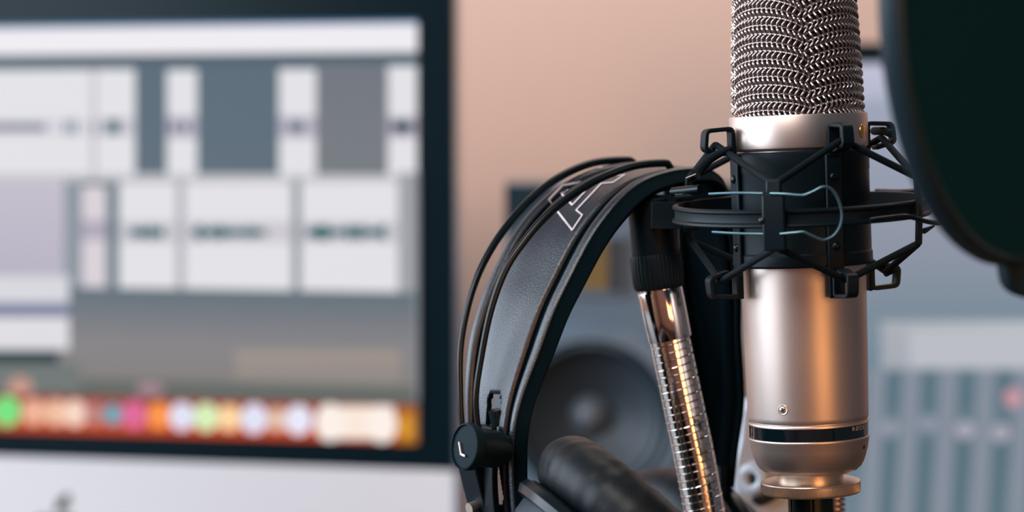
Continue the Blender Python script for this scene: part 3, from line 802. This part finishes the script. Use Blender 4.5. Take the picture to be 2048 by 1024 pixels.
# knob carriage at the left end
kn = Vector((-.80, -.56, .14)).normalized(); kc = WY(928, 893, .976)
ky = (Vector((0, 0, 1)) - kn * kn.z).normalized(); kx = ky.cross(kn).normalized()
KM = Matrix(((kx.x, ky.x, kn.x, kc.x), (kx.y, ky.y, kn.y, kc.y), (kx.z, ky.z, kn.z, kc.z), (0, 0, 0, 1)))
kk = .000202
o = MB().lathe([(44 * kk, -.0045), (47 * kk, -.004), (48 * kk, -.001), (47 * kk, .0), (44 * kk, 0.0002), (43 * kk, -.0006), (.0001, -.0004)], 64, KM)
knob = build('knob', o, m_knob, head, smooth=35)
o = MB().lathe([(.0001, -.020), (30 * kk, -.020), (38 * kk, -.016), (40 * kk, -.0045)], 48, KM); build('slider_block', o, m_black, head)
def kp(px, py): return on_plane(px, py, kc + kn * .0001, kn)
o = MB()
for a, b, wd in (((918.5, 884), (922.5, 908.5), 2.6), ((921.5, 907.5), (930.5, 912), 3.6)):
    p, q = kp(*a), kp(*b); t = (q - p).normalized(); s_ = t.cross(kn).normalized() * wd * kk / 2 * 1.25
    o.prism([p - s_, q - s_, q + s_, p + s_], kn * .0004)
build('letter_mark', o, m_print, knob, smooth=0)
# carriage plate under the knob, reaching the yoke
def hq(px, py, w_): return hw_(hp(px, py, w_ * .001))
o = MB(); pts = [hq(966, 850, 5), hq(970, 900, 5), hq(968, 960, 5), hq(975, 1040, 5), hq(990, 1110, 5)]
o.strip(resample(spline(pts, 4), 12), wv_, .016, .003)
build('slider_plate', o, m_black, head, smooth=40, bevel=.0005)
o = MB(); pts = [hq(938, 925, 0), hq(948, 965, 0), hq(962, 1020, 0), hq(978, 1090, 0)]
o.strip(resample(spline(pts, 4), 12), wv_, .013, .004)
build('yoke_arm', o, m_black, head, smooth=40, bevel=.0006)
o = MB().tube([hq(938, 1018, 0), hq(975, 1006, 0)], .0026, 12); build('yoke_pin', o, m_nickel2, head)
o = MB().tube([hq(945, 1030, 0), hq(1000, 1042, 0)], .0042, 16); build('yoke_arm', o, m_black, head)
o = MB()
o.tube([hq(990, 820, 8), hq(996, 850, 8)], .0028, 10); build('slider_catch', o, m_black, head)
# ear cups: pad (wrinkled torus), rim and shell
def ear_cup(center, axis_, wr, lab, Rm=.038, rt=.0145):
    z = axis_.normalized(); x = (Vector((0, 1, 0)).cross(z)).normalized(); y = z.cross(x)
    M = Matrix(((x.x, y.x, z.x, center.x), (x.y, y.y, z.y, center.y), (x.z, y.z, z.z, center.z), (0, 0, 0, 1)))
    o = MB(); NA, NB = 160, 28; vs = []; fs = []
    for i in range(NA):
        a = 2 * PI * i / NA
        wob = 1 + wr * (.55 * math.sin(a * 26 + 1.7 * math.sin(a * 5)) + .35 * math.sin(a * 43 + 2)) * .022
        for k in range(NB):
            b = 2 * PI * k / NB; q = rt * (1 + (wob - 1) * (math.cos(b) > -.6))
            rr = Rm + q * math.cos(b); vs.append((rr * math.cos(a), rr * math.sin(a), rt * .85 + q * math.sin(b) * .95))
    for i in range(NA):
        for k in range(NB):
            fs.append((i * NB + k, ((i + 1) % NA) * NB + k, ((i + 1) % NA) * NB + (k + 1) % NB, i * NB + (k + 1) % NB))
    o.add(vs, fs, M); pad = build('ear_pad', o, m_pad, head, smooth=60)
    o = MB().lathe([(.028, -.001), (.047, -.0005), (.0500, -.002), (.0510, -.005), (.0495, -.008), (.046, -.0085)], 96, M); build('cup_rim', o, m_blackg, head)
    o = MB().lathe([(.046, -.0082), (.0455, -.014), (.041, -.022), (.030, -.028), (.015, -.030), (.0001, -.0305)], 96, M); sh_ = build('cup_shell', o, m_rim, head)
    o = MB().lathe([(.0001, .002), (.027, .002)], 48, M); build('driver_mesh', o, m_dark, head)
    return M
ax1 = (Vector((.66, 0, 0)) + UP * .75 + FW * .10).normalized()
c1 = WY(1250, 1116, .953)
ear_cup(c1, ax1, 1.0, 'left')
c2 = WY(1368, 1166, 1.095)
ear_cup(c2, e_ * 1.0 + Vector((0, 0, .1)), .3, 'right')
# right side yoke joining the strap to the far cup
o = MB(); rp = [hw_(nl[-1]), hw_(fl[-1])]; mid = (rp[0] + rp[1]) / 2
o.strip([mid + Vector((0, 0, .012)), mid + Vector((0, 0, -.02)), c2 - e_ * .034 + Vector((0, 0, .03))], wv_, .02, .004)
build('yoke_arm', o, m_black, head, smooth=40)
o = MB(); mid1 = hq(985, 1100, 5)
o.strip([mid1 + Vector((0, 0, .006)), mid1 + Vector((.004, 0, -.015)), c1 - ax1 * .028], wv_, .018, .004)
build('yoke_arm', o, m_black, head, smooth=40)

# ------------------------------------------------------------------ pop filter at the right
pn = Vector((.80, -.60, 0)).normalized(); ph_ = Vector((.60, .80, 0)).normalized()
pcn = WY(2030, -2, .80); PR = .0880
PM = Matrix(((ph_.x, 0, pn.x, pcn.x), (ph_.y, 0, pn.y, pcn.y), (ph_.z, 1, pn.z, pcn.z), (0, 0, 0, 1)))
pop = thing('pop_filter', 'large round black pop filter in front of the microphone at the right', 'pop filter', T(pcn + Vector((0, 0, -PR))))
o = MB().lathe([(PR - .0035, .0038), (PR - .0022, .0045), (PR - .0008, .0040), (PR, .0025), (PR, -.0025), (PR - .0008, -.0040), (PR - .0022, -.0045), (PR - .0035, -.0038), (PR - .0035, .0038)], 160, PM)
build('hoop', o, m_rim, pop, smooth=50)
for zz in (.0036, -.0036):
    o = MB().lathe([(PR - .0033, zz), (PR * .5, zz), (.0001, zz)], 96, PM); build('mesh_screen', o, m_fabric, pop)
cb = WY(2030, 556, .80)
o = MB(); 
o.prism(rounded([WY(x, y, .797) for x, y in ((2004, 496), (2080, 496), (2080, 602), (2040, 596), (2014, 574))], .003), (0, .014, 0))
build('clamp_bracket', o, m_knob, pop, smooth=35, bevel=.0012)
o = MB(); a_ = WY(2076, 585, .804)
pth_ = resample(spline([a_, a_ + Vector((.03, .0, -.01)), a_ + Vector((.07, .02, -.08)), Vector((a_.x + .10, .87, .12)), Vector((a_.x + .10, .9, .012))], 16), 900)
pl_len = sum((b - a).length for a, b in zip(pth_, pth_[1:]))
o.tube(pth_, lambda t: .0052 + .0005 * math.sin(t * pl_len / .0028 * 2 * PI), 16); build('gooseneck', o, m_black, pop)
build('table_base', MB().lathe([(.0001, .014), (.03, .012), (.05, .006), (.05, 0), (.0001, 0)], 48, T((a_.x + .10, .9, 0))), m_black, pop)

# ------------------------------------------------------------------ grey boom joint and spring behind the microphone base
BY = 1.16
def bpnt(x, y): return WY(x, y, BY)
boom = thing('boom_arm', 'grey metal arm joint with dark round hole behind the microphone base', 'boom arm', T((bpnt(1560, 1000).x, BY + .02, 0)))
o = MB().prism(spline([bpnt(x, y) for x, y in ((1497, 800), (1590, 800), (1600, 960), (1575, 1060), (1530, 1085), (1490, 1030), (1468, 955), (1480, 880))], 5, True), (0, .012, 0))
build('joint_plate', o, m_grey, boom, smooth=35, bevel=.0015)
BC = bpnt(1505, 957); BM = T(BC) @ Matrix.Rotation(R(90), 4, 'X') @ Matrix.Rotation(R(-25), 4, 'Y'); bu = BY / F
o = MB().lathe([(11 * bu, 0), (12 * bu, 9 * bu), (20 * bu, 13 * bu), (30 * bu, 10 * bu), (36 * bu, 0), (38 * bu, -4 * bu)], 48, BM); pv = build('pivot_boss', o, m_grey, boom, smooth=50)
build('pivot_hole', MB().lathe([(.00001, 3 * bu), (11.5 * bu, 3 * bu)], 32, BM), m_dark, pv)
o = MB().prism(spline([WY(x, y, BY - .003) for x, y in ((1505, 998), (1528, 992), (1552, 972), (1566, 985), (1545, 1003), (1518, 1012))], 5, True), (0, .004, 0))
build('shadow_gap', o, m_dark, boom, smooth=0).name = 'shadow_gap_patch'  # dark patch standing in for the shadow in the gap
o = MB().strip([Vector((bpnt(1560, 1000).x, BY + .02, .001)), Vector((bpnt(1550, 1000).x, BY + .016, bpnt(1, 1030).z))], (1, 0, 0), .02, .014)
build('upright', o, m_black, boom, smooth=0, bevel=.001)
build('base', MB().lathe([(.0001, .014), (.04, .014), (.045, .008), (.045, 0), (.0001, 0)], 48, T((bpnt(1560, 1000).x, BY + .02, 0.0))), m_black, boom)
SYp = 1.06; hx = []; s0 = WY(1670, 900, SYp); 
for i in range(1400):
    t = i / 1399; a = 2 * PI * t * 46; hx.append(Vector((s0.x + .0035 * math.cos(a) + .0015 * t, SYp + .0035 * math.sin(a), s0.z - t * .11)))
spr = MB().tube(hx, .00105, 8)
sp = thing('tension_spring', 'coppery coiled spring hanging behind the cable plug under the microphone', 'spring', T((s0.x, SYp, s0.z - .11)))
build('coil', spr, m_copper, sp, smooth=60)
build('core_rod', MB().tube([Vector((s0.x + .0, SYp, s0.z + .006)), Vector((s0.x + .0015, SYp, .001))], .0024, 12), m_copper, sp)
